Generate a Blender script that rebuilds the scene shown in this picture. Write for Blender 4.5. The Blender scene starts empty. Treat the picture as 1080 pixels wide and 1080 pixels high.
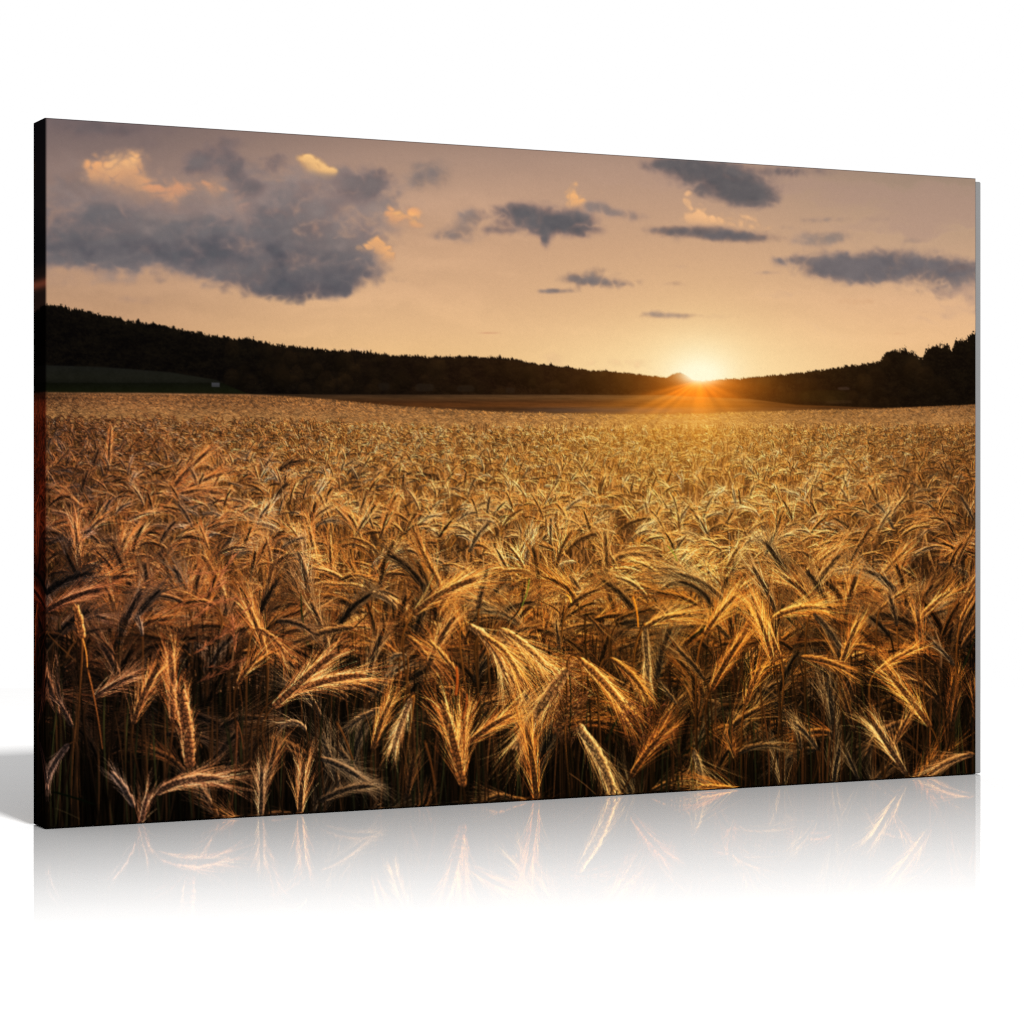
# An unframed canvas print of a cereal field at sunset, standing on a white glossy floor.
import bpy, bmesh, math
import numpy as np

scene = bpy.context.scene
COL = scene.collection

# ------------------------------------------------------------------ camera, light, exposure
H = 0.60                                   # height of the canvas in metres
F_PX, DIST = 2698.0, 3.592                 # focal length in 1080ths of the frame, distance of the near corner in H
CAM_H = 0.4753 * H
cam_data = bpy.data.cameras.new('camera')
cam_data.sensor_width = 36.0
cam_data.lens = F_PX / 1080 * 36.0
cam_data.shift_y = -22.0 / 1080
cam_data.clip_start, cam_data.clip_end = 0.05, 100
cam = bpy.data.objects.new('camera', cam_data)
cam.location = (0, 0, CAM_H)
cam.rotation_euler = (math.radians(90), 0, 0)
COL.objects.link(cam)
scene.camera = cam

world = bpy.data.worlds.new('World')
scene.world = world
world.use_nodes = True
bg = world.node_tree.nodes['Background']
bg.inputs['Color'].default_value = (1, 1, 1, 1)
bg.inputs['Strength'].default_value = 1.0

# canvas axes: U runs along the picture to the right, N points out of the picture
ANG = math.radians(64.06)
U = (math.sin(ANG), math.cos(ANG))
N = (math.cos(ANG), -math.sin(ANG))
W, T = 1.594 * H, 0.062 * H
P0 = ((48 - 540) / F_PX * DIST * H, DIST * H)          # near bottom corner of the picture
MID = (P0[0] + U[0] * W / 2, P0[1] + U[1] * W / 2)

# the one studio lamp: straight in front of the canvas, 45 degrees up
LAMP_D, LAMP_EL = 9.0, math.radians(45.5)
lamp_data = bpy.data.lights.new('studio_lamp', 'AREA')
lamp_data.shape = 'SQUARE'
lamp_data.size = 0.9
lamp_data.energy = 1250
lamp_data.color = (1, 0.99, 0.975)
lamp = bpy.data.objects.new('studio_lamp', lamp_data)
lx = MID[0] + N[0] * LAMP_D * math.cos(LAMP_EL)
ly = MID[1] + N[1] * LAMP_D * math.cos(LAMP_EL)
lz = 0.3 + LAMP_D * math.sin(LAMP_EL)
lamp.location = (lx, ly, lz)
from mathutils import Vector
lamp.rotation_euler = (Vector((MID[0], MID[1], 0.3)) - Vector((lx, ly, lz))).to_track_quat('-Z', 'Y').to_euler()
COL.objects.link(lamp)

scene.view_settings.view_transform = 'Standard'
scene.view_settings.look = 'None'
scene.view_settings.exposure = 0
scene.view_settings.gamma = 1
scene.render.engine = 'CYCLES'
scene.cycles.use_denoising = False
scene.cycles.max_bounces = 6
scene.cycles.filter_width = 1.25

# ------------------------------------------------------------------ helpers
def new_mat(name):
    m = bpy.data.materials.new(name); m.use_nodes = True
    nt = m.node_tree
    return m, nt, nt.nodes['Principled BSDF']

def node(nt, typ, **kw):
    n = nt.nodes.new(typ)
    for k, v in kw.items(): setattr(n, k, v)
    return n

def math_node(nt, op, a, b=None, clamp=False):
    n = node(nt, 'ShaderNodeMath', operation=op, use_clamp=clamp)
    for i, v in enumerate((a, b)):
        if v is None: continue
        if isinstance(v, (int, float)): n.inputs[i].default_value = v
        else: nt.links.new(v, n.inputs[i])
    return n.outputs[0]

def link_mesh(name, me, mat, parent=None):
    o = bpy.data.objects.new(name, me)
    COL.objects.link(o)
    me.materials.append(mat)
    if parent: o.parent = parent
    return o

# ------------------------------------------------------------------ floor
def build_floor():
    """white lacquered floor; a made-up gloss mask fades the reflection with distance from the canvas"""
    m, nt, p = new_mat('white_lacquer_floor')
    out = nt.nodes['Material Output']
    p.inputs['Roughness'].default_value = 0.8
    p.inputs['Specular IOR Level'].default_value = 0.0
    geo = node(nt, 'ShaderNodeNewGeometry')
    def dot(v, off):
        d = node(nt, 'ShaderNodeVectorMath', operation='DOT_PRODUCT')
        nt.links.new(geo.outputs['Position'], d.inputs[0]); d.inputs[1].default_value = (v[0], v[1], 0)
        return math_node(nt, 'SUBTRACT', d.outputs['Value'], v[0] * P0[0] + v[1] * P0[1])
    d, s = dot(N, 0), dot(U, 0)
    reach = math_node(nt, 'ADD', math_node(nt, 'MULTIPLY', s, FADE_B), FADE_A * H)
    q = math_node(nt, 'DIVIDE', d, reach)
    fade = node(nt, 'ShaderNodeMapRange', interpolation_type='SMOOTHSTEP')
    nt.links.new(q, fade.inputs['Value'])
    fade.inputs['From Min'].default_value, fade.inputs['From Max'].default_value = -0.25, 1.0
    fade.inputs['To Min'].default_value, fade.inputs['To Max'].default_value = GLOSS, 0.0
    back = node(nt, 'ShaderNodeMapRange')
    nt.links.new(d, back.inputs['Value'])
    back.inputs['From Min'].default_value, back.inputs['From Max'].default_value = -T * 1.25, -T * 1.02
    fac = math_node(nt, 'MULTIPLY', fade.outputs['Result'], back.outputs['Result'], True)  # added mask: mirror strength drops with distance so the reflection fades out
    noise = node(nt, 'ShaderNodeTexNoise'); noise.inputs['Scale'].default_value = 90
    hue = node(nt, 'ShaderNodeMapRange')
    nt.links.new(noise.outputs['Fac'], hue.inputs['Value'])
    hue.inputs['To Min'].default_value, hue.inputs['To Max'].default_value = FLOOR - .008, FLOOR + .008
    nt.links.new(hue.outputs['Result'], p.inputs['Base Color'])
    gl = node(nt, 'ShaderNodeBsdfGlossy'); gl.inputs['Roughness'].default_value = 0.005
    gl.inputs['Color'].default_value = (1, 1, 1, 1)
    mix = node(nt, 'ShaderNodeMixShader')
    nt.links.new(fac, mix.inputs[0]); nt.links.new(p.outputs[0], mix.inputs[1]); nt.links.new(gl.outputs[0], mix.inputs[2])
    nt.links.new(mix.outputs[0], out.inputs['Surface'])
    bm = bmesh.new()
    x0, x1, y0, y1, r, n = -2.6, 3.0, 0.35, 3.7, 1.2, 14
    ring = []
    for cx, cy, a in ((x1 - r, y1 - r, 0), (x0 + r, y1 - r, 90), (x0 + r, y0 + r, 180), (x1 - r, y0 + r, 270)):
        for k in range(n + 1):
            t = math.radians(a + 90 * k / n)
            ring.append((cx + r * math.cos(t), cy + r * math.sin(t)))
    top = [bm.verts.new((x, y, 0)) for x, y in ring]
    low = [bm.verts.new((x, y, -0.02)) for x, y in ring]
    bm.faces.new(top); bm.faces.new(low[::-1])
    for i in range(len(ring)):
        j = (i + 1) % len(ring)
        bm.faces.new((top[i], low[i], low[j], top[j]))
    bmesh.ops.recalc_face_normals(bm, faces=bm.faces)
    me = bpy.data.meshes.new('floor'); bm.to_mesh(me); bm.free()
    o = link_mesh('floor', me, m)
    o['kind'] = 'structure'

FLOOR, GLOSS, FADE_A, FADE_B = 0.56, 0.71, 1.28, 0.45
build_floor()

# ---------------------------------------------------------------------------
# THE PRINT.  The canvas carries a printed picture of a cereal field at sunset.
# It is flat ink on cloth, so it is drawn here stroke by stroke (sky, clouds,
# tree line, every ear with its kernels and awns) into an array that becomes
# the ink colour of the canvas cloth.  Picture units: the print is laid out on
# a 1080-unit sketch plan and mapped on to the rectangle of the cloth.
# ---------------------------------------------------------------------------
PW, PH, SS = 1300, 816, 3                 # ink resolution, oversampling
BW, BH = PW * SS, PH * SS
PLAN = [(48.0, 124.5), (1030.0, 188.0), (1030.0, 817.5), (48.0, 875.0)]

def homography(src, dst):
    A, b = [], []
    for (x, y), (u, v) in zip(src, dst):
        A.append([x, y, 1, 0, 0, 0, -u * x, -u * y]); b.append(u)
        A.append([0, 0, 0, x, y, 1, -v * x, -v * y]); b.append(v)
    return np.append(np.linalg.solve(np.array(A), np.array(b)), 1).reshape(3, 3)

HM = homography(PLAN, [(0, 0), (BW, 0), (BW, BH), (0, BH)])
HI = np.linalg.inv(HM)

def to_buf(x, y):
    d = HM[2, 0] * x + HM[2, 1] * y + HM[2, 2]
    return (HM[0, 0] * x + HM[0, 1] * y + HM[0, 2]) / d, (HM[1, 0] * x + HM[1, 1] * y + HM[1, 2]) / d

def sstep(a, b, x):
    t = np.clip((x - a) / (b - a), 0, 1)
    return t * t * (3 - 2 * t)

def fnoise(h, w, beta, seed, sx=1.0, sy=1.0, lo=0.0):
    r = np.random.RandomState(seed)
    f = np.fft.rfft2(r.randn(h, w).astype(np.float32))
    ky = np.fft.fftfreq(h)[:, None] * h * sy
    kx = np.fft.rfftfreq(w)[None, :] * w * sx
    k = np.sqrt(kx * kx + ky * ky); k[0, 0] = 1
    a = k ** (-beta / 2.0); a[k < lo] = 0; a[0, 0] = 0
    n = np.fft.irfft2(f * a, s=(h, w))
    return (n / n.std()).astype(np.float32)

def warp(n, seed, amp):
    h, w = n.shape
    a, b = fnoise(h, w, 3.4, seed, 1, 1, 4), fnoise(h, w, 3.4, seed + 50, 1, 1, 4)
    yy, xx = np.mgrid[0:h, 0:w]
    n = n[np.clip(yy + a * amp, 0, h - 1).astype(int), np.clip(xx + b * amp * 1.3, 0, w - 1).astype(int)]
    ky = np.fft.fftfreq(h)[:, None] * h; kx = np.fft.rfftfreq(w)[None, :] * w * h / w
    return np.fft.irfft2(np.fft.rfft2(n) * np.exp(-(kx * kx + ky * ky) / 105.0 ** 2), s=(h, w)).astype(np.float32)

def mixc(a, b, m):
    return a + (np.asarray(b, np.float32) - a) * m[..., None]

def ell(px, py, lst):
    d = np.zeros_like(px)
    for (cx, cy, rx, ry, amp) in lst:
        d += amp * np.exp(-((px - cx) / rx) ** 2 - ((py - cy) / ry) ** 2)
    return d

def ramp(v, pts):
    xs = [p[0] for p in pts]
    return np.stack([np.interp(v, xs, [p[1][k] for p in pts]) for k in range(3)], -1).astype(np.float32)

TREETOP = [(30, 319), (48, 322), (70, 326), (100, 331), (150, 342), (200, 350), (250, 358), (300, 364.5), (350, 369), (380, 371), (420, 376),
           (470, 378), (500, 377.5), (540, 380.5), (560, 384), (600, 388), (640, 391), (680, 395), (704, 397), (709, 394), (715, 392.5), (723, 394.5), (729, 399),
           (740, 401), (770, 399), (800, 397), (830, 394), (860, 391), (900, 385), (918, 383), (928, 381), (933, 374), (941, 371), (952, 369), (963, 372), (968, 378),
           (974, 376), (979, 367), (990, 364), (1001, 365), (1004, 369), (1009, 360), (1020, 357), (1026, 353), (1040, 348)]
TREEFOOT = [(30, 384), (48, 385.5), (110, 387.5), (180, 393), (228, 401), (245, 409), (262, 416), (400, 416.5), (560, 416.5), (700, 417), (790, 421), (840, 427), (930, 430.5), (1040, 427)]
FIELDTOP = [(30, 414), (48, 414), (150, 414.5), (262, 416), (300, 418), (350, 422), (400, 427), (440, 430), (530, 435), (640, 437), (720, 437), (780, 435), (850, 433), (930, 431.5), (1040, 426.5)]

def paint_backdrop():
    yy, xx = np.mgrid[0:PH, 0:PW].astype(np.float32)
    X, Y = (xx + .5) * SS, (yy + .5) * SS
    d = HI[2, 0] * X + HI[2, 1] * Y + HI[2, 2]
    px = ((HI[0, 0] * X + HI[0, 1] * Y + HI[0, 2]) / d).astype(np.float32)
    py = ((HI[1, 0] * X + HI[1, 1] * Y + HI[1, 2]) / d).astype(np.float32)
    n1 = warp(fnoise(PH, PW, 3.6, 11, 1.5, 1.0, 2), 17, 26)
    n2 = warp(fnoise(PH, PW, 3.3, 12, 1.3, 1.0, 6), 18, 14)
    n3 = fnoise(PH, PW, 4.2, 13, 2.2, 1.0, 1)
    n4 = warp(fnoise(PH, PW, 3.1, 14, 1.1, 1.0, 14), 19, 8)
    # --- clear sky: greyed mauve overhead, peach low down, yellow by the sun
    v = py - (px - 540) * .02
    mid = ramp(v, [(120, (134, 112, 104)), (170, (166, 137, 121)), (215, (184, 149, 125)), (260, (200, 160, 128)), (310, (217, 174, 134)), (350, (230, 186, 138)), (400, (240, 196, 136))])
    lef = ramp(v, [(120, (108, 95, 96)), (190, (136, 115, 109)), (250, (164, 134, 117)), (310, (184, 146, 117)), (350, (194, 152, 116)), (400, (206, 160, 116))])
    rig = ramp(v, [(120, (140, 120, 110)), (190, (160, 136, 118)), (250, (192, 158, 130)), (310, (222, 178, 138)), (350, (232, 186, 138)), (400, (236, 188, 132))])
    sky = mixc(mid, 0, np.zeros_like(px))
    wl = 1 - sstep(60, 430, px); wr = sstep(700, 1000, px)
    sky = sky * (1 - wl - wr)[..., None] + lef * wl[..., None] + rig * wr[..., None]
    n6 = warp(fnoise(PH, PW, 3.0, 24, 6., 1.0, 4), 25, 6)
    sky += (n3 * 2.6 + np.clip(n6, -.4, 2) * 4.2 * sstep(120, 240, py))[..., None] * np.array([1, .8, .6], np.float32)
    stk = sstep(.5, 2.4, n6 + n3 * .4) * sstep(560, 760, px) * sstep(140, 200, py) * sstep(375, 330, py)
    sky = mixc(sky, (170, 140, 126), stk * .6)
    sx, sy = 738, 396
    r = np.hypot((px - sx), (py - sy) * 1.25)
    hz_ = np.exp(-((px - sx) / 170) ** 2) * np.exp(-((py - sy) / 46) ** 2)
    sky = mixc(sky, (255, 226, 174), hz_ * .8)
    sky = mixc(sky, (252, 212, 152), np.exp(-(r / 100) ** 1.4) * .4)
    sky = mixc(sky, (255, 240, 202), np.exp(-(r / 36) ** 1.4) * .9)
    # --- clouds
    def cloud(lst, nk, lo, hi, dark, edge, amt=1., nn=None, warm=.0):
        nonlocal sky
        n = n1 * .55 + n2 * .45 + n4 * .14 if nn is None else nn
        D = ell(px, py, lst)
        q = D + (n * (nk * 1.05 + .03) + nb * nk * .7 + nf * .10) * np.clip(D * 2.2, 0, 1) ** .5
        m = sstep(lo - .12, hi + .26, q)
        core = sstep(lo + .16, hi + .75, q + n4 * .07 - warm * .0)
        dark = np.array(dark, np.float32) + np.array([10, 13, 10.])
        col = np.array(edge, np.float32) + (dark - np.array(edge, np.float32)) * core[..., None]
        lift = np.clip(n1 * .5 + n4 * .5, -1.6, 1.8)
        col = col + (lift * 7.5)[..., None] * np.array([1.1, .92, .75], np.float32)
        sky = sky + (col - sky) * (m * amt)[..., None]
    nb = np.abs(warp(fnoise(PH, PW, 3.1, 15, 1., 1.0, 9), 20, 8)) - .65
    nf = np.abs(warp(fnoise(PH, PW, 2.9, 16, 1., 1.0, 24), 22, 5)) - .65
    def lit(lst, nk, lo, hi, c0, c1, amt=1.):
        nonlocal sky
        D = np.zeros_like(px); V = np.zeros_like(px)
        for (cx, cy, rx, ry, a_) in lst:
            dy = py - cy
            ry = ry * 1.15
            e = a_ * 1.22 * np.exp(-((px - cx) / (rx * 1.15)) ** 2 - (np.where(dy < 0, dy / ry, dy / (ry * 2.0))) ** 2)
            D += e; V += e * np.clip(.75 - dy / (2.0 * ry), 0, 1)
        c0 = np.array(c0) * .62 + np.array([164, 134, 122]) * .38; c1 = np.array(c1) * [.99, .955, 1.04]
        V = V / np.maximum(D, 1e-4)
        q = D + (nb * .42 + nf * .30 + n4 * .06) * (nk * 3.2) * np.clip(D * 2.2, 0, 1) ** .5
        m = sstep(lo - .08, hi + .5, q) * (.2 + .8 * sstep(.0, .65, V))
        cc = sstep(lo + .05, hi + .75, q + nf * .45 + nb * .2) * (.2 + .8 * V ** 1.5)
        col = np.array(c0, np.float32) + (np.array(c1, np.float32) - np.array(c0, np.float32)) * cc[..., None]
        sky = sky + (col - sky) * (m * amt)[..., None]
    # top left band and faint veils
    cloud([(60, 128, 70, 14, .9), (125, 138, 45, 9, .8), (165, 152, 25, 9, .5)], .20, .25, .95, (88, 76, 82), (118, 101, 101), .85)
    cloud([(222, 165, 30, 16, .6), (205, 178, 22, 16, .5), (285, 175, 14, 12, .5), (240, 150, 20, 9, .4)], .3, .25, .8, (98, 86, 90), (125, 106, 104), .85)
    # a mauve veil, then the lit heads, then the grey body that hides their feet
    cloud([(70, 215, 60, 40, .8), (140, 215, 70, 34, .9), (215, 225, 60, 36, .8), (285, 205, 60, 34, .7), (345, 205, 50, 30, .8), (245, 175, 30, 16, .6), (395, 205, 24, 24, .6), (400, 235, 26, 20, .5)], .42, .22, 1.15, (116, 103, 106), (146, 124, 117), .85)
    cloud([(372, 200, 20, 14, .8), (398, 188, 14, 12, .8), (392, 200, 10, 8, .6), (290, 172, 14, 10, .8), (222, 168, 26, 13, .9), (245, 178, 12, 14, .6), (205, 178, 12, 8, .6), (262, 196, 16, 12, .7)], .40, .28, .8, (92, 82, 88), (124, 107, 106), .9)
    lit([(118, 182, 26, 15, 1.), (102, 180, 12, 11, .8), (138, 173, 11, 10, .9), (150, 196, 18, 15, .6)], .22, .25, .95, (188, 148, 120), (250, 184, 112), .9)
    lit([(180, 207, 14, 14, .9), (160, 197, 12, 8, .6), (214, 197, 20, 7, .8), (228, 200, 10, 12, .7), (192, 197, 10, 6, .5)], .28, .26, 1.0, (178, 142, 118), (236, 168, 110), .85)
    lit([(425, 230, 14, 9, .9), (412, 228, 8, 8, .7), (438, 238, 6, 10, .5)], .26, .28, 1., (196, 152, 120), (246, 180, 110), .85)
    lit([(268, 236, 8, 5, .8), (255, 222, 8, 10, .5), (248, 212, 14, 16, .5)], .3, .28, 1., (176, 142, 122), (206, 160, 126), .7)
    big = [(70, 228, 70, 24, .7), (60, 258, 60, 26, .8), (140, 228, 55, 18, .65), (150, 258, 70, 24, .9), (225, 275, 70, 24, .95), (275, 292, 60, 22, .9),
           (295, 250, 36, 34, .75), (345, 250, 42, 40, .95), (372, 282, 36, 28, .9), (320, 212, 30, 24, .6), (340, 302, 64, 17, .9), (275, 308, 40, 14, .8),
           (232, 240, 24, 18, .5), (95, 264, 70, 16, .6), (190, 235, 40, 20, .5)]
    cloud(big, .32, .30, .95, (92, 86, 93), (138, 119, 116), .97)
    cloud([(95, 262, 70, 10, .7), (190, 270, 50, 14, .8), (240, 268, 40, 16, .8), (262, 300, 46, 12, .8), (330, 302, 60, 14, .9), (290, 316, 40, 9, .9), (365, 285, 28, 18, .7), (300, 270, 36, 16, .6)], .34, .28, 1.15, (70, 69, 79), (96, 90, 96), .8)
    cloud([(335, 240, 30, 30, .8), (140, 238, 36, 12, .6), (330, 210, 24, 16, .6), (372, 256, 20, 14, .5)], .45, .3, 1.2, (132, 113, 112), (142, 122, 117), .5)
    cloud([(70, 290, 50, 6, .6), (135, 296, 40, 5, .6), (90, 300, 60, 6, .5)], .3, .3, 1.1, (134, 114, 110), (164, 135, 120), .6)
    lit([(128, 172, 14, 8, .8), (108, 180, 13, 8, .7), (140, 170, 7, 7, .9), (120, 166, 6, 5, .5)], .24, .35, 1.05, (222, 172, 124), (255, 200, 124), .85)
    lit([(180, 210, 8, 9, .6), (222, 195, 12, 4, .7), (232, 203, 5, 6, .6)], .24, .4, 1.05, (214, 162, 118), (244, 182, 116), .65)
    cloud([(110, 204, 50, 9, .7), (175, 226, 34, 8, .7), (222, 214, 22, 7, .6), (150, 212, 24, 8, .5)], .45, .25, 1.1, (126, 109, 110), (150, 126, 117), .7)
    lit([(322, 166, 8, 4, 1.), (331, 173, 12, 6.5, 1.), (344, 180, 9, 4.5, 1.)], .18, .38, .72, (235, 176, 104), (255, 212, 130), 1.)
    lit([(398, 256, 8, 8, 1.), (406, 267, 9, 9, .9), (384, 262, 9, 5, .7), (411, 268, 6, 6, .7)], .34, .32, 1., (205, 158, 118), (253, 190, 112), .9)
    lit([(421, 225, 7, 4, .9), (437, 231, 6, 4, .9)], .3, .35, .95, (235, 176, 112), (255, 194, 112), .9)
    lit([(332, 238, 4, 7, .8), (242, 281, 5, 5, .5)], .25, .35, .95, (170, 136, 118), (205, 155, 118), .6)
    cloud([(452, 184, 19, 13, .85), (440, 192, 10, 7, .4)], .42, .25, .9, (112, 98, 100), (150, 126, 114), .9)
    cloud([(490, 242, 18, 13, .8), (470, 248, 16, 6, .6), (496, 228, 10, 7, .5)], .44, .28, .8, (112, 98, 100), (165, 136, 120), .9)
    lit([(603, 207, 6, 13, 1.), (612, 214, 6, 9, .6), (635, 203, 5, 4, .4)], .25, .3, .9, (222, 172, 122), (255, 192, 112), .95)
    cloud([(565, 231, 44, 13, 1.1), (590, 238, 32, 10, .8), (535, 222, 22, 7, .6), (612, 244, 18, 7, .5), (574, 252, 6, 11, .8), (530, 243, 22, 5, .4)], .3, .3, .8, (80, 76, 84), (140, 116, 110), 1.)
    cloud([(630, 218, 14, 7, .8), (648, 224, 12, 5, .6), (668, 228, 14, 7, .7)], .28, .28, .8, (110, 97, 100), (168, 138, 122), .9)
    cloud([(622, 290, 24, 9, 1.), (650, 299, 30, 6, .9), (608, 296, 20, 6, .7), (590, 307, 22, 3.5, .8), (638, 285, 22, 5, .5)], .34, .3, .8, (104, 94, 98), (166, 136, 118), 1.)
    cloud([(720, 333, 40, 3.6, .9), (690, 330, 14, 4.5, .7)], .24, .28, .9, (128, 110, 106), (192, 156, 128), .9)
    cloud([(712, 299, 22, 3.5, .7), (735, 274, 12, 3, .5), (672, 268, 5, 8, .4), (720, 281, 26, 3, .5), (790, 312, 14, 2.5, .6), (805, 288, 24, 3, .5)], .3, .28, .95, (136, 116, 110), (196, 158, 130), .75)
    cloud([(745, 178, 50, 14, 1.), (775, 198, 44, 17, 1.1), (700, 172, 26, 8, .7), (800, 207, 26, 11, .8), (845, 181, 46, 6, .75)], .22, .32, .85, (76, 72, 80), (132, 112, 108), .97)
    lit([(760, 232, 28, 7, 1.), (735, 224, 9, 9, .8), (795, 239, 14, 4, .8), (725, 208, 5, 7, .7)], .28, .34, .95, (225, 176, 128), (255, 202, 132), .95)
    cloud([(745, 246, 48, 9, 1.2), (790, 251, 34, 6.5, .9), (705, 243, 22, 6, .7)], .17, .32, .7, (88, 82, 90), (158, 130, 116), 1.)
    cloud([(872, 252, 32, 8, .9), (885, 246, 14, 6, .5), (868, 232, 30, 4.5, .7), (925, 231, 24, 3.5, .5), (980, 222, 26, 6, .5), (965, 254, 18, 4, .5), (830, 240, 10, 3, .4)], .26, .28, .85, (118, 104, 104), (172, 142, 124), .85)
    cloud([(890, 277, 48, 12, 1.), (940, 278, 50, 15, 1.05), (915, 293, 50, 10, .9), (990, 284, 40, 13, .9), (1020, 288, 30, 14, .8), (985, 303, 36, 10, .6), (838, 274, 20, 5, .6), (870, 284, 26, 8, .6), (1000, 315, 30, 9, .4)], .22, .33, .82, (94, 87, 95), (158, 132, 120), .97)
    cloud([(1010, 283, 26, 7, .9), (960, 290, 20, 4, .4)], .3, .4, 1.1, (102, 82, 80), (124, 104, 100), .6)
    cloud([(905, 318, 28, 5, .8), (945, 352, 18, 2, .5)], .25, .3, .95, (186, 136, 102), (208, 158, 118), .7)
    cloud([(140, 319, 22, 6, .8), (128, 314, 10, 4, .4)], .3, .3, 1., (128, 108, 104), (172, 138, 118), .8)
    cloud([(515, 351.5, 14, 1.3, .9)], .1, .3, .9, (190, 130, 100), (205, 150, 115), .7)
    lit([(370, 371, 12, 5, .8), (585, 379, 14, 6, .7), (660, 384, 30, 5, .5)], .3, .3, 1., (240, 196, 142), (255, 214, 150), .6)
    img = sky
    # --- wooded hills
    rr = np.random.RandomState(5)
    xs = np.arange(20, 1060, .25)
    top = np.interp(xs, *zip(*TREETOP))
    j = np.zeros_like(xs)
    for sc, am in ((2.6, 1.2), (4.6, 1.6), (13, 1.3)):          # crowns of different sizes along the ridge
        cx = np.arange(20, 1060, sc * 1.1); cx = cx + rr.rand(len(cx)) * sc
        hgt = rr.rand(len(cx)) ** 1.5 * am * 1.5
        for c, h in zip(cx, hgt):
            w = sc * rr.uniform(.35, .7)
            k = np.abs(xs - c) < w
            j[k] = np.maximum(j[k], h * (1 - np.abs(xs[k] - c) / w) ** .8)
    fade = np.interp(xs, [0, 300, 600, 700, 800, 930, 1060], [2.7, 1.9, 1.1, .5, .8, 1.3, 1.8])
    un = np.interp(xs, np.arange(0, 1100, 9), rr.rand(123) ** 1.3); un2 = np.interp(xs, np.arange(0, 1100, 23), rr.rand(48))
    top = top + 1.6 - j * fade * (.45 + .8 * un) - un2 * 2.2 * np.interp(xs, [0, 330, 420, 560, 700, 900, 1060], [1, .9, 1.3, 1.2, .3, .6, .8])
    leaf = fnoise(PH, PW, 1.3, 23, 1., 1., 30)
    T = np.interp(px, xs, top) + leaf * np.interp(px, [0, 500, 700, 900, 950, 1060], [.8, .6, .3, .6, 1.4, 1.5])
    F = np.interp(px, *zip(*TREEFOOT)); G = np.interp(px, *zip(*FIELDTOP))
    big_n = fnoise(PH, PW, 1.6, 21, 1., .7, 14)
    tex = np.clip(big_n, -1.5, 2.2)
    hill = np.stack([11 + tex * 3.2, 8.5 + tex * 2.6, 6.5 + tex * 1.2], -1)
    up = np.exp(-(py - T) / 9.0)
    hill += (up * 5)[..., None] * np.array([1.1, .9, .5], np.float32)
    mid_w = np.exp(-((px - 560) / 190) ** 2)
    hill += mid_w[..., None] * np.array([11, 5, 2], np.float32)
    for k in range(150):
        cx = rr.uniform(240, 700) if k < 110 else rr.uniform(800, 1030)
        ft = np.interp(cx, *zip(*TREEFOOT)); tp = np.interp(cx, *zip(*TREETOP))
        rx = rr.uniform(4, 11); ry = rx * rr.uniform(.9, 1.5); cy = rr.uniform(tp + ry * .8, ft - 2)
        y0_, x0_ = [int(v) for v in ((to_buf(cx, cy - ry * 1.5)[1]) / SS, to_buf(cx - rx * 1.5, cy)[0] / SS)]
        y1_, x1_ = [int(v) + 2 for v in ((to_buf(cx, cy + ry * 1.5)[1]) / SS, to_buf(cx + rx * 1.5, cy)[0] / SS)]
        sl = (slice(max(y0_, 0), max(y1_, 0)), slice(max(x0_, 0), max(x1_, 0)))
        e = ((px[sl] - cx) / rx) ** 2 + ((py[sl] - cy) / ry) ** 2 + big_n[sl] * .22
        m_ = sstep(1.05, .75, e)
        tn = rr.uniform(.2, 1.0) * np.clip(.9 - (py[sl] - cy) / ry * .7, .15, 1.5)
        base_ = hill[sl] * .72 + tn[..., None] * np.array([13, 9, 4.5], np.float32)
        hill[sl] = hill[sl] + (base_ - hill[sl]) * (m_ * .8)[..., None]
    img = mixc(img, hill, sstep(-.55, .55, py - T))
    # meadow below the wood on the left
    M = np.interp(px, *zip(*TREEFOOT))
    mead = ramp(py, [(384, (24, 24, 21)), (398, (26, 26, 20)), (403.5, (22, 22, 17)), (404.5, (14, 15, 9)), (413, (19, 21, 10)), (416, (20, 18, 9))]) + (n2 * 1.2 + leaf * 1.1)[..., None]
    img = mixc(img, mead, sstep(-.8, .8, py - M) * (px < 268))
    hut = (np.abs(px - 227.5) < 4.2) * (np.abs(py - 405.8) < 2.2)
    img = mixc(img, (92, 92, 104), hut * .55); img = mixc(img, (50, 50, 52), hut * (py > 406.5) * .6)
    for (cx, cy, rx, ry, c) in ((448, 409, 10, 4, (48, 42, 34)), (491, 410, 9, 3.5, (46, 40, 32)), (538, 412, 5, 3, (40, 34, 28)), (405, 408, 6, 4, (34, 30, 26)), (585, 413, 5, 2.5, (38, 30, 22)),
                                (890, 410, 6, 1.6, (74, 62, 64)), (885, 424, 14, 1.8, (58, 44, 30)), (868, 418, 26, 6, (26, 24, 10))):
        e = (np.abs((px - cx) / rx) ** 4 + np.abs((py - cy) / ry) ** 4) + big_n * .25
        img = mixc(img, c, sstep(1.5, .5, e) * .32)
    # far part of the field in the shadow of the hill
    sh = ramp(py, [(415, (60, 43, 30)), (420, (84, 57, 34)), (424, (72, 42, 22)), (428, (92, 52, 24)), (432, (84, 52, 30)), (437, (118, 78, 46))])
    st = fnoise(PH, PW, 2.4, 31, 14., 1.0, 3)
    sh = sh * .70 * (1 + st * .22)[..., None] * (.72 + .28 * sstep(280, 480, px))[..., None]
    sh = mixc(sh, (70, 58, 56), np.exp(-((py - 433) / 3.) ** 2) * sstep(520, 600, px) * sstep(760, 680, px) * .55)
    img = mixc(img, sh, sstep(-.6, .6, py - F) * sstep(255, 275, px))
    # lit field ground
    n5 = fnoise(PH, PW, 1.0, 33, 2.2, 1.0, 5)
    gl = ramp(py, [(414, (130, 88, 56)), (440, (150, 106, 62)), (470, (146, 98, 52)), (520, (104, 64, 32)), (570, (56, 34, 17)), (620, (24, 15, 8)), (700, (11, 8, 5)), (880, (5, 4, 3))])
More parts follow.
